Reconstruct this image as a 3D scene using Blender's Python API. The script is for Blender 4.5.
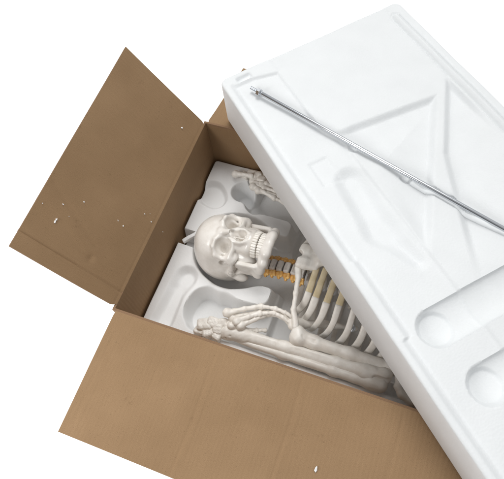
import bpy, math, random
import numpy as np
from mathutils import Matrix, Vector
random.seed(4); RNG = np.random.default_rng(4)
S = bpy.context.scene
COL = S.collection
for o in list(bpy.data.objects): bpy.data.objects.remove(o)

# ------------------------------------------------------------------ camera
cam = bpy.data.cameras.new('camera'); camo = bpy.data.objects.new('camera', cam); COL.objects.link(camo)
cam.sensor_fit = 'HORIZONTAL'; cam.sensor_width = 36; cam.lens = 36.31; cam.clip_start = .02; cam.clip_end = 50
camo.matrix_world = Matrix(((0.93862336, -0.26444712, 0.22148118, 0.40279967),
                            (0.33489654, 0.85246432, -0.40143355, -0.18035963),
                            (-0.08264687, 0.45096819, 0.88870535, 0.85185898), (0, 0, 0, 1)))
S.camera = camo
S.render.resolution_x = 1024; S.render.resolution_y = 973
# ------------------------------------------------------------------ light: studio, soft overhead box, white surround, added lamp under the ground sheet
GROUND = -0.25
w = bpy.data.worlds.new('World'); S.world = w; w.use_nodes = True
# a large white room: walls and ceiling bright towards the back, dim behind the camera
nt = w.node_tree; tc = nt.nodes.new('ShaderNodeTexCoord'); dt = nt.nodes.new('ShaderNodeVectorMath'); dt.operation = 'DOT_PRODUCT'
nt.links.new(tc.outputs['Generated'], dt.inputs[0]); dt.inputs[1].default_value = (.38, .62, .68)
mr = nt.nodes.new('ShaderNodeMapRange'); nt.links.new(dt.outputs['Value'], mr.inputs[0])
for k, v in enumerate((-.3, .9, .11, .64)): mr.inputs[k + 1].default_value = v
nt.nodes['Background'].inputs[0].default_value = (.985, .995, 1, 1)
nt.links.new(mr.outputs[0], nt.nodes['Background'].inputs[1])
def area(name, loc, target, size, power, col=(1, 1, 1)):
    l = bpy.data.lights.new(name, 'AREA'); l.shape = 'SQUARE'; l.size = size; l.energy = power; l.color = col
    o = bpy.data.objects.new(name, l); COL.objects.link(o); o.location = loc
    o.rotation_euler = (Vector(target) - Vector(loc)).to_track_quat('-Z', 'Y').to_euler(); return o
area('softbox', (-.2, 1.9, 3.7), (.3, .2, -.1), 1.9, 90, (1, .99, .97))
area('side_softbox', (-.50, -.72, .95), (.28, .14, -.1), .6, 10.5, (1, .995, .985))
area('added_underlight', (.3, .3, GROUND - .5), (.3, .3, 5), 7, 350)  # unseen lamp added below the ground sheet to whiten it and drown shadows
S.view_settings.view_transform = 'Standard'; S.view_settings.look = 'None'
S.view_settings.exposure = 0; S.view_settings.gamma = 1
S.cycles.max_bounces = 10; S.cycles.diffuse_bounces = 6

# ------------------------------------------------------------------ materials
def mat(name):
    m = bpy.data.materials.new(name); m.use_nodes = True
    nt = m.node_tree; b = nt.nodes['Principled BSDF']
    return m, nt, b
def N(nt, t, **kw):
    n = nt.nodes.new(t)
    for k, v in kw.items():
        if k in n.inputs: n.inputs[k].default_value = v
        else: setattr(n, k, v)
    return n
def ramp(nt, fac, stops):
    r = N(nt, 'ShaderNodeValToRGB'); nt.links.new(fac, r.inputs[0])
    e = r.color_ramp.elements
    while len(e) < len(stops): e.new(.5)
    for i, (p, c) in enumerate(stops): e[i].position = p; e[i].color = (*c, 1)
    return r.outputs[0]
def bump(nt, b, h, strength, dist, prev=None):
    n = N(nt, 'ShaderNodeBump', Strength=strength, Distance=dist); nt.links.new(h, n.inputs['Height'])
    if prev is not None: nt.links.new(prev, n.inputs['Normal'])
    nt.links.new(n.outputs[0], b.inputs['Normal']); return n.outputs[0]

def cardboard(name, c0, c1):
    """kraft liner over corrugated board; uv is metres: u along the crease, v along the flutes"""
    m, nt, b = mat(name); L = nt.links.new
    uv = N(nt, 'ShaderNodeUVMap'); uv.uv_map = 'UVMap'
    mp = N(nt, 'ShaderNodeMapping'); L(uv.outputs[0], mp.inputs[0]); mp.inputs['Scale'].default_value = (420, 30, 1)
    fib = N(nt, 'ShaderNodeTexNoise', Scale=1.0, Detail=5.0, Roughness=.65); L(mp.outputs[0], fib.inputs['Vector'])
    big = N(nt, 'ShaderNodeTexNoise', Scale=7.0, Detail=4.0, Roughness=.55); L(uv.outputs[0], big.inputs['Vector'])
    fine = N(nt, 'ShaderNodeTexNoise', Scale=900.0, Detail=3.0); L(uv.outputs[0], fine.inputs['Vector'])
    a = N(nt, 'ShaderNodeMath', operation='MULTIPLY'); L(fib.outputs[0], a.inputs[0]); a.inputs[1].default_value = .10
    a2 = N(nt, 'ShaderNodeMath', operation='MULTIPLY_ADD'); L(big.outputs[0], a2.inputs[0]); a2.inputs[1].default_value = .40; L(a.outputs[0], a2.inputs[2])
    a3 = N(nt, 'ShaderNodeMath', operation='MULTIPLY_ADD'); L(fine.outputs[0], a3.inputs[0]); a3.inputs[1].default_value = .50; L(a2.outputs[0], a3.inputs[2])
    scf = N(nt, 'ShaderNodeTexNoise', Scale=26.0, Detail=8.0, Roughness=.72); L(uv.outputs[0], scf.inputs['Vector'])
    sm = ramp(nt, scf.outputs[0], [(.28, (.55, .55, .55)), (.38, (0, 0, 0))])
    cm = N(nt, 'ShaderNodeMix', data_type='RGBA'); L(sm, cm.inputs[0])
    L(ramp(nt, a3.outputs[0], [(.36, c0), (.64, c1)]), cm.inputs[6]); cm.inputs[7].default_value = (c0[0] * .62, c0[1] * .58, c0[2] * .55, 1)
    spk = N(nt, 'ShaderNodeTexNoise', Scale=420.0, Detail=2.0); L(uv.outputs[0], spk.inputs['Vector'])
    s2 = ramp(nt, spk.outputs[0], [(.27, (.5, .5, .5)), (.33, (0, 0, 0))])
    cm2 = N(nt, 'ShaderNodeMix', data_type='RGBA'); L(s2, cm2.inputs[0]); L(cm.outputs[2], cm2.inputs[6]); cm2.inputs[7].default_value = (.12, .075, .04, 1)
    L(cm2.outputs[2], b.inputs['Base Color'])
    sep = N(nt, 'ShaderNodeSeparateXYZ'); L(uv.outputs[0], sep.inputs[0])
    wob = N(nt, 'ShaderNodeMath', operation='MULTIPLY_ADD'); L(big.outputs[0], wob.inputs[0]); wob.inputs[1].default_value = .004; L(sep.outputs[0], wob.inputs[2])
    fr = N(nt, 'ShaderNodeMath', operation='MULTIPLY'); L(wob.outputs[0], fr.inputs[0]); fr.inputs[1].default_value = 2 * math.pi / .0072
    sn = N(nt, 'ShaderNodeMath', operation='SINE'); L(fr.outputs[0], sn.inputs[0])
    n1 = bump(nt, b, sn.outputs[0], .15, .0005)
    bump(nt, b, fine.outputs[0], .10, .0005, n1)
    b.inputs['Roughness'].default_value = .78; b.inputs['Specular IOR Level'].default_value = .25
    return m
M_CARD = cardboard('kraft_cardboard', (.25, .155, .080), (.345, .222, .122))
m, nt, b = mat('cut_cardboard_edge')
uv = N(nt, 'ShaderNodeUVMap'); uv.uv_map = 'UVMap'; sp = N(nt, 'ShaderNodeSeparateXYZ'); nt.links.new(uv.outputs[0], sp.inputs[0])
ad = N(nt, 'ShaderNodeMath', operation='MULTIPLY'); nt.links.new(sp.outputs[0], ad.inputs[0]); ad.inputs[1].default_value = 2 * math.pi / .0072
sn = N(nt, 'ShaderNodeMath', operation='SINE'); nt.links.new(ad.outputs[0], sn.inputs[0])
nt.links.new(ramp(nt, sn.outputs[0], [(.1, (.16, .09, .05)), (.8, (.36, .225, .125))]), b.inputs['Base Color']); b.inputs['Roughness'].default_value = .9
M_EDGE = m

def foam(name, col, bead, bs):
    m, nt, b = mat(name); L = nt.links.new
    tc = N(nt, 'ShaderNodeTexCoord')
    v = N(nt, 'ShaderNodeTexVoronoi', Scale=bead); L(tc.outputs['Object'], v.inputs['Vector'])
    n = N(nt, 'ShaderNodeTexNoise', Scale=22.0, Detail=6.0, Roughness=.6); L(tc.outputs['Object'], n.inputs['Vector'])
    c = tuple(x * .965 for x in col)
    L(ramp(nt, n.outputs[0], [(.3, c), (.7, col)]), b.inputs['Base Color'])
    n1 = bump(nt, b, v.outputs['Distance'], bs, .0012)
    bump(nt, b, n.outputs[0], .05, .003, n1)
    b.inputs['Roughness'].default_value = .62; b.inputs['Specular IOR Level'].default_value = .3
    return m
M_FOAM = foam('expanded_foam', (.88, .882, .882), 300, .2)  # whiter than the cover foam: colour makes up for dimmer light in the box
M_COVER = foam('expanded_foam_cover', (.80, .82, .832), 300, .2)  # same foam, darker and cooler: the light on the cover put into its colour
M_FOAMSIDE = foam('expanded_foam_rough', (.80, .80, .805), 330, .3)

def bone(name, c0, c1, rough=.36, sc=55, bs=.25):
    m, nt, b = mat(name); L = nt.links.new
    tc = N(nt, 'ShaderNodeTexCoord')
    n = N(nt, 'ShaderNodeTexNoise', Scale=float(sc), Detail=7.0, Roughness=.62); L(tc.outputs['Object'], n.inputs['Vector'])
    f = N(nt, 'ShaderNodeTexNoise', Scale=420.0, Detail=3.0); L(tc.outputs['Object'], f.inputs['Vector'])
    fl = N(nt, 'ShaderNodeTexNoise', Scale=sc * 5.0, Detail=5.0, Roughness=.75); L(tc.outputs['Object'], fl.inputs['Vector'])
    mk = ramp(nt, fl.outputs[0], [(.25, (.8, .8, .8)), (.33, (0, 0, 0))])
    mx = N(nt, 'ShaderNodeMix', data_type='RGBA'); L(mk, mx.inputs[0])
    L(ramp(nt, n.outputs[0], [(.32, c0), (.62, c1)]), mx.inputs[6]); mx.inputs[7].default_value = (c0[0] * .55, c0[1] * .5, c0[2] * .44, 1)
    L(mx.outputs[2], b.inputs['Base Color'])
    n1 = bump(nt, b, n.outputs[0], bs, .003)
    bump(nt, b, f.outputs[0], .18, .0006, n1)
    b.inputs['Roughness'].default_value = rough
    return m
M_BONE = bone('bone_plastic', (.76, .71, .65), (.87, .84, .79))
M_SKULL = bone('skull_plastic', (.72, .68, .63), (.82, .79, .75), .2, 40, .14)
M_TOOTH = bone('tooth_plastic', (.78, .74, .68), (.84, .81, .76), .22, 40, .1)
M_CART = bone('cartilage_plastic', (.60, .49, .29), (.74, .63, .44), .3, 60, .2)
M_BODY = bone('vertebra_plastic', (.72, .67, .62), (.82, .78, .74), .45, 80, .3)
M_NERVE = bone('nerve_plastic', (.66, .27, .04), (.92, .60, .22), .3, 120, .25)
m, nt, b = mat('dark_disc'); b.inputs['Base Color'].default_value = (.10, .085, .075, 1); b.inputs['Roughness'].default_value = .6; M_DISC = m
m, nt, b = mat('chrome'); L = nt.links.new
tc = N(nt, 'ShaderNodeTexCoord'); n = N(nt, 'ShaderNodeTexNoise', Scale=14.0, Detail=2.0); L(tc.outputs['Object'], n.inputs['Vector'])
mr = N(nt, 'ShaderNodeMapRange'); L(n.outputs[0], mr.inputs[0]); mr.inputs[3].default_value = .17; mr.inputs[4].default_value = .24; L(mr.outputs[0], b.inputs['Roughness'])
b.inputs['Base Color'].default_value = (.62, .64, .67, 1); b.inputs['Metallic'].default_value = 1; M_CHROME = m
# ground sheet made translucent so the added lamp below turns it pure white
m, nt, b = mat('translucent_ground'); L = nt.links.new
b.inputs['Base Color'].default_value = (.9, .9, .9, 1); b.inputs['Roughness'].default_value = .5
tr = N(nt, 'ShaderNodeBsdfTranslucent'); tr.inputs[0].default_value = (.95, .95, .95, 1)
mx = N(nt, 'ShaderNodeMixShader'); mx.inputs[0].default_value = .5
L(b.outputs[0], mx.inputs[1]); L(tr.outputs[0], mx.inputs[2]); L(mx.outputs[0], nt.nodes['Material Output'].inputs[0]); M_TABLE = m

# ------------------------------------------------------------------ object helpers
WORLD = {}                                    # world origin of every unrotated parent
def props(o, label=None, cat=None, group=None, kind=None):
    if label: o['label'] = label
    if cat: o['category'] = cat
    if group: o['group'] = group
    if kind: o['kind'] = kind
def thing(name, loc, label, cat, group=None):
    o = bpy.data.objects.new(name, None); COL.objects.link(o); o.location = loc; o.empty_display_size = .02
    WORLD[o.name] = np.array(loc, float); props(o, label, cat, group); return o
def mesh(name, V, F, mats, parent=None, smooth=True, fm=None, uv=None, origin=None):
    V = np.asarray(V, float)
    c = V.mean(0) if origin is None else np.asarray(origin, float)
    me = bpy.data.meshes.new(name); me.from_pydata((V - c).tolist(), [], [list(map(int, f)) for f in F])
    for mm in (mats if isinstance(mats, (list, tuple)) else [mats]): me.materials.append(mm)
    if fm is not None: me.polygons.foreach_set('material_index', np.asarray(fm, dtype=np.int32))
    me.polygons.foreach_set('use_smooth', [smooth] * len(me.polygons))
    if uv is not None:
        ul = me.uv_layers.new(name='UVMap'); idx = np.zeros(len(me.loops), dtype=np.int32); me.loops.foreach_get('vertex_index', idx)
        ul.data.foreach_set('uv', np.asarray(uv, float)[idx].ravel())
    me.update()
    o = bpy.data.objects.new(name, me); COL.objects.link(o)
    if parent is not None: o.parent = parent; o.location = c - WORLD[parent.name]
    else: o.location = c
    WORLD[o.name] = c; return o

# ------------------------------------------------------------------ implicit surfaces (naive surface nets)
def surfnets(f, lo, hi, h):
    lo = np.array(lo, float); hi = np.array(hi, float)
    n = np.ceil((hi - lo) / h).astype(int) + 1
    ax = [lo[i] + h * np.arange(n[i]) for i in range(3)]
    P = np.stack(np.meshgrid(*ax, indexing='ij'), -1).reshape(-1, 3)
    D = f(P).reshape(n)
    ins = D < 0
    nc = n - 1
    acc = np.zeros((*nc, 3)); cnt = np.zeros(tuple(nc))
    sl = lambda o: tuple(slice(o[i], o[i] + nc[i]) for i in range(3))
    for a in range(3):
        b_, c_ = [k for k in range(3) if k != a]
        for ob in (0, 1):
            for oc in (0, 1):
                o0 = [0, 0, 0]; o0[b_] = ob; o0[c_] = oc; o1 = list(o0); o1[a] = 1
                d0 = D[sl(o0)]; d1 = D[sl(o1)]; cr = (d0 < 0) != (d1 < 0)
                t = np.where(cr, d0 / np.where(cr, d0 - d1, 1), 0)
                for k in range(3):
                    acc[..., k] += np.where(cr, o0[k] + (t if k == a else 0), 0)
                cnt += cr
    act = cnt > 0
    ids = -np.ones(tuple(nc), int); ids[act] = np.arange(act.sum())
    ijk = np.argwhere(act)
    V = lo + h * (ijk + acc[act] / cnt[act][:, None])
    F = []
    for a in range(3):
        b_, c_ = (a + 1) % 3, (a + 2) % 3
        d0 = np.take(ins, range(0, n[a] - 1), a); d1 = np.take(ins, range(1, n[a]), a)
        E = np.argwhere(d0 != d1)
        E = E[(E[:, b_] > 0) & (E[:, c_] > 0) & (E[:, b_] < nc[b_]) & (E[:, c_] < nc[c_])]
        fl = d0[tuple(E.T)]
        q = []
        for db, dc in ((-1, -1), (0, -1), (0, 0), (-1, 0)):
            e = E.copy(); e[:, b_] += db; e[:, c_] += dc; q.append(ids[tuple(e.T)])
        q = np.stack(q, 1); q[~fl] = q[~fl][:, ::-1]
        F.append(q)
    return V, np.concatenate(F)
def ell(P, c, r):
    q = (P - c); r = np.array(r, float)
    k0 = np.linalg.norm(q / r, axis=1); k1 = np.linalg.norm(q / (r * r), axis=1) + 1e-9
    return k0 * (k0 - 1) / k1
def cap(P, a, b, ra, rb=None):
    a = np.array(a, float); b = np.array(b, float); rb = ra if rb is None else rb
    ab = b - a; t = np.clip(((P - a) @ ab) / (ab @ ab + 1e-12), 0, 1)
    return np.linalg.norm(P - a - t[:, None] * ab, axis=1) - (ra + (rb - ra) * t)
def box(P, c, hs, r, R=None):
    q = P - np.array(c, float)
    if R is not None: q = q @ R
    q = np.abs(q) - (np.array(hs, float) - r)
    return np.linalg.norm(np.maximum(q, 0), axis=1) + np.minimum(q.max(1), 0) - r
def su(a, b, k):
    h = np.clip(.5 + .5 * (b - a) / k, 0, 1); return b + (a - b) * h - k * h * (1 - h)
def ss(a, b, k): return -su(-a, b, k)          # a minus b
def chain(P, pts, rads, k=.3):
    d = None
    for i in range(len(pts) - 1):
        c = cap(P, pts[i], pts[i + 1], rads[i], rads[i + 1]); d = c if d is None else su(d, c, k)
    return d
def rot(ax, deg):
    return np.array(Matrix.Rotation(math.radians(deg), 3, ax))
def wob(P, amp, fr, seed=0):                   # low cost lumpy offset
    r = np.random.default_rng(seed); d = 0
    for k in range(4):
        v = r.normal(size=3); v /= np.linalg.norm(v); d = d + np.sin(P @ v * fr * (1 + .5 * k) + r.uniform(0, 6)) / (1 + .5 * k)
    return d * amp * .5

# ------------------------------------------------------------------ table
V = [(-7, -7, GROUND), (7, -7, GROUND), (7, 7, GROUND), (-7, 7, GROUND)]
tb = mesh('tabletop', V, [(0, 1, 2, 3)], M_TABLE, None, False); props(tb, kind='structure')
tb['label'] = 'plain white studio surface under the cardboard box'

# ------------------------------------------------------------------ cardboard box
BL, BW, RIM = .985, .44, 0.0
boxo = thing('cardboard_box', (BL / 2, BW / 2, GROUND), 'large open brown cardboard box with its flaps folded outwards', 'box')
def panel(name, parent, org, sd, td, nd, slen, tlen, th=.0042, hf=None, ins=None, tl2=None, ns=None, nt_=60):
    """board sheet: s along the crease, t away from it, inner face towards nd"""
    org, sd, td, nd = [np.array(v, float) for v in (org, sd, td, nd)]
    ns = ns or max(24, int(slen / .005))
    s01 = np.linspace(0, 1, ns + 1); t01 = np.linspace(0, 1, nt_ + 1) ** 1.25
    A, B = np.meshgrid(s01, t01, indexing='ij')
    Tl = tlen + ((tl2 or tlen) - tlen) * A
    T = B * Tl
    i_ = ins(T) if ins else 0 * T
    Sx = i_ + A * (slen - 2 * i_)
    H = hf(Sx, T) if hf else 0 * T
    In = org + Sx[..., None] * sd + T[..., None] * td + H[..., None] * nd
    Out = In - th * nd
    n0 = (ns + 1) * (nt_ + 1); W2 = nt_ + 1
    V = np.concatenate([In.reshape(-1, 3), Out.reshape(-1, 3)])
    UV = np.stack([Sx, T], -1).reshape(-1, 2); UV = np.concatenate([UV, UV + .37])
    F = []; fm = []
    flip = np.dot(np.cross(sd, td), nd) < 0
    i, j = np.meshgrid(np.arange(ns), np.arange(nt_), indexing='ij'); a = (i * W2 + j).ravel()
    q = np.stack([a, a + W2, a + W2 + 1, a + 1], 1)
    if flip: q = q[:, ::-1]
    F += q.tolist(); F += (q[:, ::-1] + n0).tolist(); fm += [0] * (2 * len(q))
    loop = [k * W2 for k in range(ns + 1)] + [ns * W2 + k for k in range(1, W2)] + [k * W2 + nt_ for k in range(ns - 1, -1, -1)] + [k for k in range(nt_ - 1, 0, -1)]
    for k in range(len(loop)):
        p, q_ = loop[k], loop[(k + 1) % len(loop)]
        f = [q_, p, p + n0, q_ + n0]
        F.append(f[::-1] if flip else f); fm.append(1)
    o = mesh(name, V, F, [M_CARD, M_EDGE], parent, True, fm, UV)
    for e in range(0): pass
    md = o.modifiers.new('edge', 'EDGE_SPLIT'); md.split_angle = math.radians(50)
    return o
def crease(x, x0, wd, dp): return -dp * np.exp(-((x - x0) / wd) ** 2)
def waves(Sx, T, a, seed):
    r = np.random.default_rng(seed); d = 0
    for k in range(6):
        u, v, p = r.uniform(-22, 22), r.uniform(-22, 22), r.uniform(0, 6); d = d + np.sin(u * Sx + v * T + p)
    return a * d / 3
TH = .0042
ins = lambda T: .0025 + .0045 * np.exp(-(T / .006) ** 2)
# walls: the inner faces stand on the inner outline of the box
wall_h = lambda sd: (lambda Sx, T: waves(Sx, T, .0009, sd) * np.clip(T / .03, 0, 1))
panel('wall', boxo, (0, 0, RIM), (0, 1, 0), (0, 0, -1), (1, 0, 0), BW, .245, hf=wall_h(1))
panel('wall', boxo, (BL, 0, RIM), (0, 1, 0), (0, 0, -1), (-1, 0, 0), BW, .245, hf=wall_h(2))
panel('wall', boxo, (-TH, 0, RIM), (1, 0, 0), (0, 0, -1), (0, 1, 0), BL + 2 * TH, .245, hf=wall_h(3))
panel('wall', boxo, (-TH, BW, RIM), (1, 0, 0), (0, 0, -1), (0, -1, 0), BL + 2 * TH, .245, hf=wall_h(4))
panel('base', boxo, (-TH, -TH, GROUND + .0047), (1, 0, 0), (0, 1, 0), (0, 0, 1), BL + 2 * TH, BW + 2 * TH)
# flaps
aL = .916
def h_left(Sx, T):
    d = waves(Sx, T, .0012, 11) * np.clip(T / .05, 0, 1)
    d = d + crease(Sx, .030 + .01 * T, .0022, .0017) + crease(Sx, .052, .003, .0004) + crease(Sx, .026 + .01 * T, .0016, -.0007)
    d = d + crease(Sx - .35 * T, .02, .006, .0004)
    d = d - .0016 * np.exp(-((Sx - .055) ** 2 + (T - .085) ** 2) / .006 ** 2)
    d = d + crease(T, .006, .0022, .0003)
    a0, b0, a1, b1 = .130, .207, .078, .088; tt = np.clip(((Sx - a0) * (a1 - a0) + (T - b0) * (b1 - b0)) / ((a1 - a0) ** 2 + (b1 - b0) ** 2), 0, 1)
    d = d - .0006 * np.exp(-((Sx - a0 - tt * (a1 - a0)) ** 2 + (T - b0 - tt * (b1 - b0)) ** 2) / .0032 ** 2)
    return d + .006 * (T / .22) ** 2
panel('flap', boxo, (0, 0, RIM), (0, 1, 0), (-math.cos(aL), 0, math.sin(aL)), (math.sin(aL), 0, math.cos(aL)), BW, .214, hf=h_left, ins=ins, tl2=.223, nt_=90, ns=180)
aF = -.022
def h_front(Sx, T):
    d = waves(Sx, T, .0007, 12) * np.clip(T / .05, 0, 1)
    for x0, wd, dp in ((.020, .0016, .0011), (.026, .0016, -.0005), (.012, .0015, .0004), (.205, .0022, .0010), (.212, .002, -.0008), (.356, .0022, .0011), (.362, .002, -.0008), (.52, .0022, .0010), (.117, .002, .0005)):
        d = d + crease(Sx, x0 + .002 * np.sin(T * 30 + x0 * 50), wd, dp) * np.clip((T - .004) / .02, 0, 1)
    r = .004; tt = np.clip(T, 0, r)
    return d - (r - np.sqrt(np.maximum(r * r - (r - tt) ** 2, 0))) * .6
panel('flap', boxo, (0, 0, RIM), (1, 0, 0), (0, -math.cos(aF), math.sin(aF)), (0, math.sin(aF), math.cos(aF)), BL, .221, hf=h_front, ins=ins, nt_=80, ns=330)
aB = -.225
panel('flap', boxo, (0, BW, RIM), (1, 0, 0), (0, math.cos(aB), math.sin(aB)), (0, -math.sin(aB), math.cos(aB)), BL, .221, hf=lambda s, t: waves(s, t, .001, 13) * np.clip(t / .05, 0, 1), ins=ins)
aR = -.35
panel('flap', boxo, (BL, 0, RIM), (0, 1, 0), (math.cos(aR), 0, math.sin(aR)), (-math.sin(aR), 0, math.cos(aR)), BW, .221, hf=lambda s, t: waves(s, t, .001, 14) * np.clip(t / .05, 0, 1), ins=ins)

# ------------------------------------------------------------------ moulded foam (height fields)
def sstep(a, b, x):
    t = np.clip((x - a) / (b - a), 0, 1); return t * t * (3 - 2 * t)
def circ(X, Y, c, r): return np.hypot(X - c[0], Y - c[1]) - r
def cap2(X, Y, a, b, ra, rb=None):
    rb = ra if rb is None else rb; a = np.array(a); b = np.array(b); ab = b - a
    t = np.clip(((X - a[0]) * ab[0] + (Y - a[1]) * ab[1]) / (ab @ ab), 0, 1)
    return np.hypot(X - a[0] - t * ab[0], Y - a[1] - t * ab[1]) - (ra + (rb - ra) * t)
def rect2(X, Y, x0, x1, y0, y1, r=.01):
    qx = np.abs(X - (x0 + x1) / 2) - (x1 - x0) / 2 + r; qy = np.abs(Y - (y0 + y1) / 2) - (y1 - y0) / 2 + r
    return np.hypot(np.maximum(qx, 0), np.maximum(qy, 0)) + np.minimum(np.maximum(qx, qy), 0) - r
def su2(a, b, k): h = np.clip(.5 + .5 * (b - a) / k, 0, 1); return b + (a - b) * h - k * h * (1 - h)
def pit(d, depth, wall=.012, lip=.002): return depth * sstep(lip, -wall, d)
def foam_block(name, LX, LY, hf, th, step, label, edge_r=.004, corner=.012, xr=None):
    def axis(n):
        g = np.arange(0, n + step / 2, step); e = np.array([0, .0004, .0012, .0024])
        return np.unique(np.round(np.concatenate([e, g[(g > .003) & (g < n - .003)], n - e]), 6))
    xs, ys = axis(LX), axis(LY)
    X, Y = np.meshgrid(xs, ys, indexing='ij')
    Z = hf(X, Y)
    # rounded plan corners
    cx = np.clip(X, corner, LX - corner); cy = np.clip(Y, corner, LY - corner)
    dx, dy = X - cx, Y - cy; mlen = np.maximum(np.abs(dx), np.abs(dy)); hyp = np.hypot(dx, dy)
    sc = np.where(hyp > 1e-9, mlen / np.maximum(hyp, 1e-9), 1)
    both = (np.abs(dx) > 1e-9) & (np.abs(dy) > 1e-9); sc = np.where(both, sc, 1)
    X2, Y2 = cx + dx * sc, cy + dy * sc
    e = corner - np.hypot(X2 - cx, Y2 - cy)
    rr = np.clip(edge_r - e, 0, edge_r); Z = Z - (edge_r - np.sqrt(np.maximum(edge_r ** 2 - rr ** 2, 0)))
    nx, ny = X.shape
    V = np.stack([X2, Y2, Z], -1).reshape(-1, 3)
    i, j = np.meshgrid(np.arange(nx - 1), np.arange(ny - 1), indexing='ij'); a = (i * ny + j).ravel()
    F = np.stack([a, a + ny, a + ny + 1, a + 1], 1).tolist(); fm = [0] * len(F)
    loop = [k * ny for k in range(nx)] + [(nx - 1) * ny + k for k in range(1, ny)] + [k * ny + ny - 1 for k in range(nx - 2, -1, -1)] + list(range(ny - 2, 0, -1))
    prev = loop; base = len(V); Vs = [V]; cen = np.array([LX / 2, LY / 2])
    lv = [(-.02, 0), (-th * .5, 0), (-th + .004, 0), (-th + .001, .0012), (-th, .004)]
    for z, insd in lv:
        P = V[loop].copy(); dirv = np.sign(cen - P[:, :2]) * insd
        edx = (P[:, 0] < corner) | (P[:, 0] > LX - corner); edy = (P[:, 1] < corner) | (P[:, 1] > LY - corner)
        P[:, 0] += dirv[:, 0] * edx; P[:, 1] += dirv[:, 1] * edy; P[:, 2] = np.minimum(P[:, 2], z)
        new = list(range(base, base + len(loop))); base += len(loop); Vs.append(P)
        for k in range(len(loop)):
            k2 = (k + 1) % len(loop); F.append([prev[k2], prev[k], new[k], new[k2]]); fm.append(1)
        prev = new
    F.append(prev[::-1]); fm.append(1)
    return np.concatenate(Vs), F, fm

# lower tray, coordinates equal to world x, y (offset by 6 mm from the walls)
TZ = -.125; TX, TY = .006, .006
def tray_h(X, Y):
    X = X + TX; Y = Y + TY
    z = 0 * X
    head = su2(circ(X, Y, (.126, .230), .086), circ(X, Y, (.15, .224), .078), .02)
    neck = rect2(X, Y, .17, .30, .168, .288, .02)
    hd = su2(head, neck, .012)
    body = su2(rect2(X, Y, .238, .93, .062, .40, .02), rect2(X, Y, .232, .6, .24, .40, .02), .01)
    hd = su2(hd, body, .008)
    notch = cap2(X, Y, (.0, .225), (.07, .222), .017)
    topc = su2(su2(circ(X, Y, (.098, .370), .026), circ(X, Y, (.138, .352), .027), .012), rect2(X, Y, .125, .40, .328, .418, .02), .01)
    armtop = rect2(X, Y, .10, .90, .385, .424, .015)
    leftc = su2(circ(X, Y, (.030, .345), .034), circ(X, Y, (.046, .335), .026), .012)
    leftb = su2(circ(X, Y, (.056, .138), .025), cap2(X, Y, (.048, .105), (.046, .035), .021, .024), .03)
    low = su2(su2(circ(X, Y, (.112, .102), .027), circ(X, Y, (.150, .100), .026), .012), cap2(X, Y, (.12, .078), (.26, .090), .042, .036), .015)
    arm = rect2(X, Y, .092, .92, .034, .078, .02)
    allp = su2(su2(hd, low, .022), topc, .014)
    dep = np.maximum.reduce([pit(allp, .055, .009), pit(hd, .088, .020), pit(notch, .05, .008), pit(armtop, .045), pit(leftc, .016, .010), pit(leftb, .020, .014), pit(arm, .034, .008)])
    return z - dep + .0006 * np.sin(X * 60 + Y * 31) + .0004 * np.sin(X * 23 - Y * 77)
V, F, fm = foam_block('foam_tray', BL - .012, BW - .012, tray_h, .118, .0016, '', .003, .008)
V = V + np.array([TX, TY, TZ])
tray = mesh('foam_tray', V, F, [M_FOAM, M_FOAMSIDE], None, True, fm, origin=(BL / 2, BW / 2, TZ - .118))
props(tray, 'white moulded foam tray with rounded hollows lying inside the box under the skeleton', 'packing foam')
tray.modifiers.new('e', 'EDGE_SPLIT').split_angle = math.radians(60)

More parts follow.
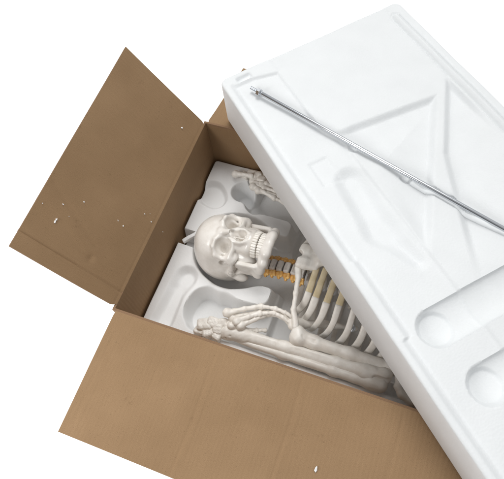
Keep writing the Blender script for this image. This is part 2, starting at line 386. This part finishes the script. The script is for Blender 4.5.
# upper half, lies askew across the two long rims
LU, LV, LT = .955, .4165, .106
def lid_h(U, Vv):
    # low strip along the near edge with two jogs, plateau behind it
    vs = .0205 + .004 * sstep(.455, .459, U) - .007 * sstep(.597, .601, U)
    z = 0 * U
    # sunk strip between the near rim and the plateau, closed before the end
    strip = np.minimum(np.minimum(Vv - vs, U - .028 - .25 * np.clip(Vv - .06, 0, 1)), .111 + .02 * sstep(.20, .26, U) - Vv)
    z = z - .0050 * sstep(-.002, .005, strip)
    z = z - .0010 * sstep(-.003, .003, np.minimum(Vv - .111 - .02 * sstep(.20, .26, U), LV - .036 - Vv))
    z = z - .0045 * np.exp(-((Vv - vs + .001) / .0045) ** 2) * sstep(.02, .03, U)
    # long bar near the far edge
    bar = cap2(U, Vv, (.036, .389), (.92, .389), .008)
    z = z - .0030 * np.exp(-(bar / .0032) ** 2)
    z = np.where(bar < 0, np.maximum(z, -.003 + .0065 * np.sqrt(np.clip(-bar / .008, 0, 1))), z)
    # corner block and dimple at the near corner
    z = z - pit(rect2(U, Vv, .012, .026, .030, .062, .004), .007, .004, .001)
    # shallow body hollows either side of a narrow ridge, steep at the ridge and running out away from it
    e1 = U - (.222 + .107 * (Vv - .12))
    e2 = -((U - .245) * .62 + (Vv - .335) * .785)
    z = z - .0095 * sstep(-.002, .012, np.minimum(e1, e2)) * (1 - sstep(.02, .11, np.minimum(e1, e2 + .01))) * sstep(.115, .16, Vv)
    e3 = -e2 - .014 - .25 * np.clip(U - .36, 0, 1)
    z = z - .011 * sstep(-.002, .012, e3) * (1 - sstep(.02, .10, e3)) * sstep(.378, .366, Vv) * sstep(.60, .45, U)
    C = su2(cap2(U, Vv, (.325, .098), (.43, .088), .030, .030), cap2(U, Vv, (.43, .088), (.505, .108), .028, .016), .02)
    z = z - pit(C, .011, .022, .003)
    Cn = rect2(U, Vv, .258, .316, .050, .091, .004)
    z = z - pit(Cn, .0025, .006, .002)
    # limb troughs, half round, with a deeper round end
    for (u, v, r) in ((.606, .068, .031), (.706, .080, .030), (.83, .06, .034)):
        d = np.hypot(U - u, np.minimum(Vv - v, 0)) - r
        inside = (d < 0) & (Vv < .375)
        prof = np.sqrt(np.maximum(r * r - np.hypot(U - u, np.minimum(Vv - v, 0)) ** 2, 0)) * .45
        fade = sstep(.375, .33, Vv)
        z = z - prof * fade
        z = z - .005 * sstep(.001, -.003, circ(U, Vv, (u, v), r * .86))
    # rod slot, ragged on its far side
    th = math.atan2(.3675, .8465); c, s = math.cos(th), math.sin(th)
    a_ = (U - .057) * c + (Vv - .046) * s; b_ = -(U - .057) * s + (Vv - .046) * c
    wob_ = .0022 * sstep(-.15, .15, np.sin(a_ * 43 + 1)) + .0006 * np.sin(a_ * 150)
    slot = np.maximum(np.maximum(b_ - .0085 - wob_, -.0052 - b_), np.maximum(.345 - a_, a_ - .93))
    z = z - .007 * sstep(.0006, -.0012, slot)
    for a0 in (.232, .338): z = z - .003 * sstep(.001, -.002, np.hypot((a_ - a0) / 1.6, b_ + .004) - .0055)
    return z + .0005 * np.sin(U * 41 + Vv * 23) + .0004 * np.sin(U * 17 - Vv * 57)
V, F, fm = foam_block('foam_cover', LU, LV, lid_h, LT, .0018, '', .005, .015)
lid = mesh('foam_cover', V, F, [M_COVER, M_FOAMSIDE], None, True, fm, origin=(0, 0, -LT))
lid.modifiers.new('e', 'EDGE_SPLIT').split_angle = math.radians(60)
LYAW = -.75017; lid.location = (.03766, .46447, .0045); lid.rotation_euler = (0, 0, LYAW)
props(lid, 'thick white foam cover lying askew across the open box with a metal rod on top', 'packing foam')
def lidw(u, v, wz): return np.array((.03766 + u * math.cos(LYAW) - v * math.sin(LYAW), .46447 + u * math.sin(LYAW) + v * math.cos(LYAW), .0045 + LT + wz))

# ------------------------------------------------------------------ chrome rod on the cover
def lathe(a, d, prof, seg=48, hexa=None):
    d = np.array(d, float); d /= np.linalg.norm(d); x = np.cross(d, (0, 0, 1)); x /= np.linalg.norm(x); y = np.cross(d, x)
    V = []; F = []; n = seg
    for t, r in prof:
        for k in range(n):
            q = 2 * math.pi * k / n; V.append(np.array(a) + d * t + r * (math.cos(q) * x + math.sin(q) * y))
    for i in range(len(prof) - 1):
        for k in range(n): F.append([i * n + k, i * n + (k + 1) % n, (i + 1) * n + (k + 1) % n, (i + 1) * n + k])
    F.append(list(range(n))[::-1]); F.append([(len(prof) - 1) * n + k for k in range(n)])
    return V, F
r0 = .0040
pa = lidw(.0535, .0445, r0 + .0004); pb = lidw(.9, .4120, r0 + .0004); dv = pb - pa; dl = np.linalg.norm(dv)
rod = thing('metal_rod', tuple((pa + pb) / 2), 'long thin chrome rod with a nut on its end lying on the foam cover', 'rod')
V, F = lathe(pa, dv, [(.026, r0 * .86), (.028, r0), (.30, r0), (.301, r0 * 1.0), (dl - .001, r0), (dl, r0 * .8)])
o = mesh('shaft', V, F, M_CHROME, rod); o.modifiers.new('e', 'EDGE_SPLIT').split_angle = math.radians(40)
pr_ = []
for k in range(24):
    t = k * .0008; pr_ += [(t, r0 * .78), (t + .0004, r0 * .64)]
V, F = lathe(pa, dv, [(-.0005, r0 * .5)] + pr_ + [(.0265, r0 * .7)])
o = mesh('threaded_end', V, F, M_CHROME, rod, False)
V, F = lathe(pa, dv, [(.016, r0 * 1.5), (.0168, r0 * 1.85), (.0232, r0 * 1.85), (.024, r0 * 1.5)], seg=6)
o = mesh('nut', V, F, M_CHROME, rod, False)

# ------------------------------------------------------------------ skeleton
SK = thing('skeleton_model', (.35, .22, TZ - .08), 'white plastic model of a human skeleton lying face up in the foam tray', 'skeleton')
CM = .01
# --- skull: local cm, x right, y forward, z up
def skull_f(P):
    A = P.copy(); A[:, 0] = np.abs(A[:, 0])
    cr = ell(P, (0, -.8, 5.0), (7.1, 8.9, 6.8))
    cr = su(cr, ell(P, (0, 3.6, 5.4), (5.5, 4.9, 4.8)), 2.0)
    cr = su(cr, ell(P, (0, -5.2, 2.8), (5.0, 4.5, 4.4)), 2.0)
    cr = su(cr, ell(P, (0, -.6, .2), (5.5, 6.2, 2.4)), 1.2)
    cr = ss(cr, ell(A, (8.0, 4.6, 2.8), (2.35, 2.4, 3.2)), 1.2)
    face = box(P, (0, 5.6, -.6), (3.0, 2.5, 3.4), 1.3)
    face = su(face, ell(P, (0, 6.0, -3.2), (3.1, 3.2, 1.5)), .9)
    d = su(cr, face, 1.0)
    d = su(d, ell(A, (4.4, 6.0, .1), (1.5, 1.05, 1.45)), .8)
    d = su(d, chain(A, [(4.9, 6.3, .4), (5.15, 6.2, 1.8), (4.95, 6.5, 3.5)], [.6, .5, .62], .2), .5)
    d = su(d, chain(A, [(.7, 8.3, 3.6), (2.2, 8.45, 4.05), (3.7, 8.0, 4.15), (5.0, 6.7, 3.4)], [.75, .66, .52, .45], .3), .7)
    d = su(d, chain(A, [(4.7, 6.7, .2), (3.2, 7.7, .0), (1.7, 8.2, .6)], [.62, .6, .5], .3), .5)
    d = su(d, chain(P, [(0, 8.5, 3.7), (0, 8.95, 2.6), (0, 9.75, 1.2)], [.85, .6, .5], .2), .5)
    d = su(d, chain(A, [(1.25, 8.4, 1.2), (1.5, 8.5, -1.2), (.9, 8.8, -2.6)], [.55, .6, .6], .3), .5)
    d = su(d, ell(A, (5.2, -1.9, -.9), (1.1, 1.3, 1.9)), .8)             # mastoid
    orb = cap(A, (3.15, 9.0, 2.0), (2.5, 5.7, 2.1), 1.78, 1.0)
    orb = su(orb, ell(A, (3.25, 8.2, 1.95), (2.05, 1.7, 1.75)), .5)
    d = ss(d, orb, .35)
    nose = su(ell(A, (.62, 9.0, -1.1), (.78, 2.4, 1.05)), ell(P, (0, 9.2, .1), (.72, 2.2, 1.35)), .35)
    d = ss(d, nose, .25)
    d = su(d, chain(P, [(0, 7.2, 1.0), (0, 7.6, -1.6), (0, 9.0, -2.3)], [.16, .16, .3], .2), .15)
    d = ss(d, cap(A, (4.9, 4.0, -1.2), (5.0, 3.6, 2.2), .95, .8), .5)     # behind the arch
    d = su(d, chain(A, [(5.3, 5.5, -.2), (6.0, 3.5, -.1), (6.05, 1.9, .25), (5.8, .4, .7), (5.2, -1.2, 1.2)], [.55, .5, .55, .8, 1.0], .3), .7)
    d = su(d, ell(A, (3.1, 3.7, -2.3), (1.6, 2.4, 2.7)), .5)
    d = ss(d, ell(P, (0, 3.2, -4.9), (2.1, 3.6, 1.3)), .5)               # palate
    d = ss(d, ell(A, (3.6, 8.6, -1.3), (1.1, .9, 1.1)), .9)              # canine hollow
    return d
def jaw_f(P):
    A = P.copy(); A[:, 0] = np.abs(A[:, 0])
    d = box(A, (4.75, 3.2, -3.4), (.55, 2.5, 3.0), .45, rot('X', 10))
    up = chain(A, [(4.9, 2.4, -5.4), (4.05, 4.6, -6.1), (2.75, 6.9, -6.6), (1.5, 8.2, -6.75), (0, 8.6, -6.75)], [.72, .68, .62, .60, .60], .5)
    lo = chain(A, [(5.1, 2.2, -5.9), (4.7, 4.4, -6.7), (3.9, 6.6, -7.3), (2.3, 8.2, -7.6), (0, 8.6, -7.6)], [.72, .78, .84, .84, .84], .8)
    d = su(d, su(up, lo, 1.1), .8)
    d = su(d, ell(P, (0, 8.8, -7.8), (1.8, .75, .8)), .6)
    d = su(d, ell(A, (1.8, 8.4, -7.9), (.8, .7, .6)), .5)
    d = su(d, chain(A, [(5.0, 1.2, -1.6), (5.25, .7, -.7)], [.5, .6], .2), .5)
    d = ss(d, ell(A, (4.9, 2.6, -.2), (1.2, .7, 1.0)), .4)
    return d
def teeth_f(z0, z1, ry, rx, yc, n):
    ang = np.linspace(-1, 1, n); pts = []
    acc = []
    for a in np.linspace(-1.42, 1.42, 400): acc.append((rx * math.sin(a), yc + ry * math.cos(a)))
    acc = np.array(acc); sgl = np.concatenate([[0], np.cumsum(np.linalg.norm(np.diff(acc, axis=0), axis=1))])
    wd = [1.0, 1.0, .95, .72, .72, .8, .66, .82][::-1][: n // 2]
    if z0 < -5: wd[0] = .58
    wd = wd[::-1] + wd; tot = sum(wd); pos = 0; cells = []
    for wi in wd:
        s0 = (pos + wi / 2) / tot * sgl[-1]; pos += wi
        x = np.interp(s0, sgl, acc[:, 0]); y = np.interp(s0, sgl, acc[:, 1])
        tx = np.interp(s0 + .05, sgl, acc[:, 0]) - x; ty = np.interp(s0 + .05, sgl, acc[:, 1]) - y
        cells.append((x, y, math.atan2(ty, tx), wi / tot * sgl[-1]))
    def f(P):
        d = None
        for (x, y, a, ww) in cells:
            R = np.array([[math.cos(a), -math.sin(a), 0], [math.sin(a), math.cos(a), 0], [0, 0, 1]])
            q = box(P, (x, y, (z0 + z1) / 2), (ww * .49, .42, abs(z1 - z0) / 2), .2, R)
            d = q if d is None else np.minimum(d, q)
        return d
    return f
B0 = np.array([[0, 0, -1], [-1, 0, 0], [0, 1, 0]], float)      # local x,y,z -> world columns
RS = rot('X', 1) @ rot('Z', -1) @ rot('Y', -4) @ B0
SO = np.array((.156, .219, -.108)); SKS = .0091
def to_world(V): return SO + (V @ RS.T) * SKS
V, F = surfnets(skull_f, (-8, -11, -5.6), (8, 11, 13), .15)
skull = mesh('skull', to_world(V), F, M_SKULL, SK)
V, F = surfnets(jaw_f, (-6.5, -1, -10.4), (6.5, 10.6, .6), .14)
mesh('mandible', to_world(V), F, M_SKULL, skull)
V, F = surfnets(teeth_f(-3.9, -5.12, 3.3, 2.85, 5.75, 14), (-3.7, 4.5, -5.4), (3.7, 9.8, -3.6), .075)
mesh('upper_teeth', to_world(V), F, M_TOOTH, skull)
V, F = surfnets(teeth_f(-6.5, -5.22, 3.1, 2.7, 5.75, 14), (-3.7, 4.5, -6.8), (3.7, 9.6, -5.0), .075)
mesh('lower_teeth', to_world(V), F, M_TOOTH, skull)

def sdf_part(name, f, pts, pad, h, m=None, parent=None):
    pts = np.array(pts, float); lo = pts.min(0) - pad; hi = pts.max(0) + pad
    V, F = surfnets(f, lo, hi, h); return mesh(name, V, F, m or M_BONE, parent or SK)
# --- neck
nk = np.array([(.206, .222, -.144), (.221, .222, -.136), (.2365, .2215, -.131), (.252, .221, -.129), (.2675, .2215, -.131), (.283, .222, -.138)])
for i, c in enumerate(nk):
    def fv(P, c=c, i=i):
        d = box(P, c, (.0067, .0118, .0088), .004)
        d = np.maximum(d, -(ell(P, c + (0, 0, .0135), (.0045, .016, .0062))))
        d = su(d, box(P, c + (0, 0, -.016), (.004, .011, .006), .003), .005)
        d = su(d, cap(P, c + (0, 0, -.018), c + (.004, 0, -.034), .004, .003), .004)
        return d + wob(P, .0005, 500, i)
    v = sdf_part('vertebra', fv, [c], .04, .0011, M_BODY)
    V, F = surfnets(lambda P: box(P, c + (.0078, 0, .001), (.0010, .0105, .0072), .0008), c - .018 + (.0078, 0, 0), c + .018 + (.0078, 0, 0), .0008)
    mesh('disc', V, F, M_DISC, v)
    for sg in (-1, 1):
        def fn(P, c=c, sg=sg, i=i):
            d = chain(P, [c + (0, sg * .010, -.004), c + (.001, sg * .0165, -.002), c + (.004, sg * .023, -.006)], [.0042, .0052, .0034], .003)
            d = su(d, cap(P, c + (.007, sg * .012, .000), c + (.009, sg * .021, -.001), .0034, .0024), .002)
            return d + wob(P, .0006, 600, i + 9)
        sdf_part('nerve_root', fn, [c + (.003, sg * .015, -.004)], .016, .0008, M_NERVE, v)
# --- breastbone and collar bones
def stern(P):
    d = box(P, (.298, .232, -.070), (.022, .026, .0055), .005)
    d = su(d, box(P, (.285, .218, -.069), (.011, .010, .006), .005), .008)
    d = su(d, box(P, (.284, .247, -.069), (.011, .010, .006), .005), .008)
    d = su(d, box(P, (.37, .236, -.064), (.056, .016, .005), .0045), .012)
    d = np.maximum(d, -ell(P, (.270, .233, -.068), (.011, .009, .02)))
    return d + wob(P, .0012, 160, 3)
sdf_part('sternum', stern, [(.27, .20, -.08), (.43, .26, -.055)], .012, .0014)
def clav(P, m=1):
    d = chain(P, [(.281, .206, -.076), (.286, .190, -.074), (.292, .155, -.076), (.297, .125, -.086), (.309, .098, -.098)], [.0075, .0056, .0046, .0050, .0066], .004)
    return d + wob(P, .0007, 200, 5)
sdf_part('clavicle', clav, [(.27, .09, -.11), (.32, .21, -.07)], .012, .0012)
def clav2(P):
    Q = P.copy(); Q[:, 1] = .465 - Q[:, 1]; return clav(Q)
sdf_part('clavicle', clav2, [(.27, .25, -.11), (.32, .37, -.07)], .012, .0012)
# shoulder blade beside the collar bone's outer end
def scap(P):
    d = chain(P, [(.308, .112, -.118), (.325, .118, -.128), (.36, .135, -.150), (.42, .150, -.165)], [.010, .009, .007, .005], .006)
    d = su(d, chain(P, [(.298, .108, -.104), (.300, .098, -.110), (.312, .100, -.122)], [.0055, .006, .008], .004), .006)
    return d + wob(P, .0012, 160, 8)
sdf_part('scapula', scap, [(.29, .09, -.17), (.43, .16, -.10)], .014, .0015)
# --- ribs, each a flattened sweep with a tan front part
def sweep(path, wd, tk, nrm_c, seg=12, cap_r=0):
    path = np.array(path); n = len(path); T = np.gradient(path, axis=0); T /= np.linalg.norm(T, axis=1)[:, None]
    out = path - nrm_c; out -= (out * T).sum(1)[:, None] * T; out /= np.linalg.norm(out, axis=1)[:, None]
    B = np.cross(T, out); V = []; F = []
    for i in range(n):
        e = i if cap_r else 9; k = math.sqrt(min(1, (e + .15) / 2))
        for j in range(seg):
            a = 2 * math.pi * j / seg; ca, sa = math.cos(a), math.sin(a)
            V.append(path[i] + k * (B[i] * wd[i] * np.sign(ca) * abs(ca) ** .75 + out[i] * tk[i] * np.sign(sa) * abs(sa) ** .8))
    for i in range(n - 1):
        for j in range(seg): F.append([i * seg + j, i * seg + (j + 1) % seg, (i + 1) * seg + (j + 1) % seg, (i + 1) * seg + j])
    F.append(list(range(seg))[::-1]); F.append([(n - 1) * seg + k for k in range(seg)])
    return V, F
ribs = [(.306, .098, .062, .20), (.3225, .112, .066, .19), (.346, .119, .069, .19), (.370, .126, .071, .17), (.399, .134, .072, .10), (.426, .139, .073, .09), (.452, .142, .073, .09), (.476, .144, .073, .09)]
for side in (-1, 1):
    for i, (x0, ay, az, cf) in enumerate(ribs):
        if side == 1 and i > 3: continue
        yc, zc = .233, -.070 - az
        def pth(t):
            th = math.pi * t
            s_ = math.sin(th); 
            lump = .003 * math.sin(9 * t + i)
            return (x0 + .010 - .012 * t + lump * .3 - .018 * sstep(.26, .62, t),
                    yc + side * (.014 + (ay - .014) * s_ ** .9 ) , zc + az * math.cos(th) * (1 if t < .5 else .95) + (.0 if t > .5 else 0))
        ts = np.linspace(cf, 1, 46)
        cen = np.array((x0, yc, zc))
        wdt = .0070 - .0016 * np.linspace(0, 1, 46) + .0006 * np.sin(np.linspace(0, 9, 46) + i)
        V, F = sweep([pth(t) for t in ts], wdt, [.0036] * 46, cen)
        rb = mesh('rib', V, F, M_BONE, SK)
        ts = np.linspace(0, cf + .006, 18)
        V, F = sweep([pth(t) for t in ts], np.linspace(.0060, .0070, 18), [.0033] * 18, cen)
        mesh('costal_cartilage', V, F, M_CART, rb)
# thoracic spine behind the ribs
for k in range(8):
    c = np.array((.302 + k * .024, .232, -.178 - .006 * math.sin(k / 7 * math.pi)))
    def fv(P, c=c, k=k):
        d = ell(P, c, (.0112, .0165, .0145)); d = np.maximum(d, np.abs(P[:, 0] - c[0]) - .0095)
        d = su(d, cap(P, c + (0, -.03, -.012), c + (0, .03, -.012), .005), .006)
        return d + wob(P, .0008, 300, k)
    sdf_part('vertebra', fv, [c], .042, .002, M_BODY)
# zinc bolt that holds the rib cage to the stand fitting
V, F = lathe((.414, .142, -.142), (-.25, -.35, 1), [(0, .0055), (.010, .0055), (.0105, .0078), (.014, .0078), (.0145, .005), (.0145, .0034), (.019, .0034), (.0195, .0026)], 20)
o = mesh('bolt', V, F, M_CHROME, SK); o.modifiers.new('e', 'EDGE_SPLIT').split_angle = math.radians(35)

# --- right arm: upper arm under the ribs' edge, forearm along the box side, hand folded back on it
def hum(P):
    d = chain(P, [(.325, .084, -.112), (.35, .082, -.112), (.42, .082, -.111), (.50, .081, -.113), (.56, .080, -.116), (.60, .080, -.118)], [.0155, .0125, .0115, .0112, .0135, .017], .01)
    d = su(d, ell(P, (.319, .080, -.108), (.017, .0175, .0175)), .006)
    d = su(d, ell(P, (.316, .092, -.104), (.011, .011, .012)), .005)
    d = ss(d, cap(P, (.329, .083, -.092), (.352, .081, -.098), .003), .003)
    return d + wob(P, .0004, 120, 21) + wob(P, .00025, 420, 22)
sdf_part('humerus', hum, [(.30, .06, -.14), (.62, .10, -.09)], .012, .0016)
def ulna(P):
    d = chain(P, [(.185, .050, -.115), (.215, .053, -.116), (.30, .0555, -.117), (.40, .057, -.117), (.455, .057, -.114), (.483, .057, -.110)], [.0160, .0130, .0118, .0125, .0160, .0180], .012)
    d = su(d, ell(P, (.490, .064, -.110), (.015, .014, .016)), .004)
    d = su(d, chain(P, [(.21, .057, -.1075), (.30, .061, -.1085), (.42, .063, -.1070), (.47, .064, -.101)], [.0035, .0035, .004, .006], .004), .004)
    d = ss(d, cap(P, (.502, .052, -.100), (.475, .050, -.096), .0045), .004)
    d = su(d, ell(P, (.180, .048, -.115), (.014, .013, .013)), .005)
    for x, y, z in ((.176, .053, -.1035), (.194, .041, -.1035), (.186, .036, -.108)): d = ss(d, np.linalg.norm(P - (x, y, z), axis=1) - .0022, .001)
    return d + wob(P, .0004, 110, 23) + wob(P, .00025, 420, 24)
sdf_part('ulna', ulna, [(.165, .03, -.14), (.51, .075, -.09)], .012, .0016)
def radi(P):
    d = chain(P, [(.215, .041, -.116), (.30, .0415, -.116), (.40, .0425, -.114), (.47, .043, -.112), (.487, .043, -.111)], [.0055, .0078, .0092, .012, .014], .01)
    return d + wob(P, .0006, 120, 25)
sdf_part('radius', radi, [(.20, .025, -.14), (.50, .055, -.10)], .014, .0016)
def lump(name, c, r, seed, parent=None, R=None):
    c = np.array(c, float)
    def f(P):
        Q = P - c
        if R is not None: Q = Q @ R
        return box(Q, (0, 0, 0), np.array(r) * .93, min(r) * .55, rot('Z', seed * 37 % 60 - 20) @ rot('X', seed * 23 % 40 - 20)) + wob(P, .0007, 260, seed) + wob(P, .0004, 900, seed + 5)
    return sdf_part(name, f, [c], max(r) + .006, .0009, None, parent)
cp = [((.137, .048, -.114), (.017, .014, .012)), ((.153, .057, -.110), (.014, .012, .011)), ((.150, .036, -.114), (.014, .010, .010)), ((.165, .048, -.110), (.011, .012, .010)),
      ((.168, .034, -.113), (.010, .009, .009)), ((.170, .063, -.108), (.011, .009, .009)), ((.129, .035, -.118), (.011, .009, .009)), ((.180, .062, -.110), (.009, .009, .009))]
for i, (c, r) in enumerate(cp): lump('carpal', c, r, 40 + i)
def longbone(name, a, b, re, rm, seed, re2=None):
    a = np.array(a, float); b = np.array(b, float); re2 = re2 or re; L_ = np.linalg.norm(b - a)
    mid = (a + b) / 2 + np.array((0, 0, .05 * L_))
    def f(P):
        d = chain(P, [a, a + (mid - a) * .45, mid, b + (mid - b) * .4, b], [re * .9, rm * 1.08, rm, rm, re2 * .85], .003)
        d = su(d, ell(P, a, (re, re, re * .95)), .0015); d = su(d, ell(P, b, (re2, re2, re2 * .95)), .0015)
        return d + wob(P, .0005, 380, seed)
    return sdf_part(name, f, [a, b], re + .004, .0009)
fing = [[(.175, .081, -.094), (.234, .114, -.094), (.262, .118, -.094), (.281, .117, -.096), (.295, .115, -.100)],
        [(.186, .078, -.103), (.236, .106, -.104), (.264, .113, -.102), (.283, .112, -.103), (.296, .109, -.108)],
        [(.199, .071, -.094), (.236, .100, -.096), (.262, .110, -.098), (.280, .108, -.100), (.293, .104, -.104)],
        [(.208, .066, -.098), (.252, .108, -.106), (.276, .110, -.108), (.290, .105, -.110), (.298, .099, -.114)],
        [(.190, .060, -.099), (.214, .064, -.112), (.236, .072, -.122), (.252, .080, -.128)]]
for i, fg in enumerate(fing):
    for k in range(len(fg) - 1):
        re = (.0098, .0058, .0050, .0042)[k] if i < 4 else (.0080, .0058, .0046)[k]
        longbone('metacarpal' if k == 0 else 'phalanx', fg[k], fg[k + 1], re, (.0046, .0034, .0030, .0025)[k], 60 + i * 5 + k, (.0066, .0054, .0044, .0032)[k])
# --- left hand and forearm, mirrored pose, at the far side of the tray
cp = [((.106, .413, -.114), (.012, .010, .010)), ((.122, .409, -.110), (.012, .010, .011)), ((.117, .396, -.112), (.011, .009, .010)), ((.134, .401, -.108), (.011, .010, .010)),
      ((.137, .414, -.112), (.010, .008, .009)), ((.128, .386, -.110), (.011, .009, .010)), ((.092, .408, -.118), (.010, .008, .009)), ((.143, .388, -.108), (.011, .009, .010))]
for i, (c, r) in enumerate(cp): lump('carpal', c, r, 140 + i)
fing = [[(.071, .401, -.110), (.110, .402, -.102)], [(.122, .378, -.106), (.178, .362, -.104), (.208, .356, -.108)], [(.136, .372, -.106), (.186, .368, -.106), (.214, .364, -.110)],
        [(.148, .381, -.106), (.198, .378, -.106), (.226, .376, -.11)], [(.150, .392, -.106), (.202, .390, -.108), (.230, .388, -.112)]]
for i, fg in enumerate(fing):
    for k in range(len(fg) - 1):
        longbone('metacarpal' if k == 0 else 'phalanx', fg[k], fg[k + 1], (.0090, .0056)[k], (.0046, .0034)[k], 160 + i * 5 + k, (.0068, .0046)[k])
def ulna2(P):
    d = chain(P, [(.150, .405, -.118), (.20, .404, -.119), (.35, .402, -.119), (.46, .400, -.116)], [.0145, .0112, .0110, .0180], .01)
    return d + wob(P, .0012, 140, 33)
sdf_part('ulna', ulna2, [(.14, .38, -.14), (.47, .42, -.09)], .012, .0018)
# --- hip bone edge by the elbow, mostly under the cover
def hip(P):
    d = chain(P, [(.515, .066, -.108), (.517, .050, -.106), (.526, .038, -.107), (.545, .033, -.110), (.575, .040, -.118)], [.0062, .0066, .0072, .0078, .008], .004)
    bl = chain(P, [(.545, .075, -.135), (.56, .055, -.125), (.60, .075, -.14)], [.012, .010, .02], .01)
    d = su(d, ell(P, (.552, .060, -.128), (.032, .026, .007)), .006)
    return su(d, bl, .012) + wob(P, .0012, 180, 51)
sdf_part('hip_bone', hip, [(.50, .02, -.17), (.63, .11, -.09)], .014, .0016)

# ------------------------------------------------------------------ loose bits of foam
def crumb(name, c, size, seed, nrm=(0, 0, 1)):
    c = np.array(c, float)
    def f(P): return ell(P - c, (0, 0, 0), size) + wob(P, .0009, 1500, seed)
    V, F = surfnets(f, c - max(size) - .002, c + max(size) + .002, .0004)
    return mesh(name, V, F, M_FOAM, None, True, origin=c)
ln_ = np.array((math.sin(aL), 0, math.cos(aL)))
def on_left(s, t):
    p = np.array((-t * math.cos(aL), s, t * math.sin(aL)))
    if t < 0: p = np.array((0, s, t)); return p + np.array((.0018, 0, 0))
    return p + ln_ * (float(h_left(np.array([s]), np.array([t]))[0]) + .0008)
proto = crumb('foam_crumb', on_left(.389, .044), (.0015, .0021, .0010), 1)
props(proto, 'lone white foam crumb stuck near the top inner corner of the left flap', 'foam crumb', 'foam crumbs on the cardboard')
for i, (s, t, k) in enumerate([(.09, .205, .8), (.108, .175, 1.1), (.133, .146, .9), (.096, .156, .6), (.141, .074, .9), (.138, .060, 1.0), (.183, .032, 1.1), (.178, .012, 1.0), (.190, .022, .7), (.185, -.040, .8)]):
    o = proto.copy(); COL.objects.link(o); o.location = on_left(s, t); k *= .72; o.scale = (k * (.8 + .5 * ((i * 7) % 5) / 5), k * (.7 + .6 * ((i * 3) % 4) / 4), k * .75); o.rotation_euler = (i * 1.3, i * .7, i * 2.1)
    if t > .1: o['label'] = 'small white foam crumb in the loose cluster near the outer edge of the left flap'
    elif t > .04: o['label'] = 'small white foam crumb of the close pair in the middle of the left flap'
    elif t > 0: o['label'] = 'small white foam crumb of the three close to the crease of the left flap'
    else: o['label'] = 'small white foam crumb stuck low on the end wall below the crease beside the skull'
big = crumb('foam_crumb', on_left(.077, .172), (.0013, .0046, .0012), 7)
props(big, 'long curled white foam shred on the lower left part of the left flap', 'foam crumb', 'foam crumbs on the cardboard')
o = crumb('foam_crumb', (.415, -.135, -.0012), (.0017, .0042, .0013), 9)
props(o, 'oblong white foam shred lying on the front flap at the bottom of the picture', 'foam crumb', 'foam crumbs on the cardboard')
# chip of foam wedged beside the crown of the skull
pA = np.array((.018, .210, -.122)); pB = np.array((.046, .240, -.116)); dd = pB - pA; an = math.degrees(math.atan2(dd[1], dd[0]))
Rz = rot('Z', an) @ rot('Y', -8)
V, F = surfnets(lambda P: box(P, (pA + pB) / 2, (.021, .0042, .005), .0014, Rz) + wob(P, .0005, 500, 2), np.minimum(pA, pB) - .02, np.maximum(pA, pB) + .02, .0009)
o = mesh('foam_chip', V, F, M_FOAM, None)
props(o, 'white stick of broken foam wedged between tray edge and crown of the skull', 'foam piece')
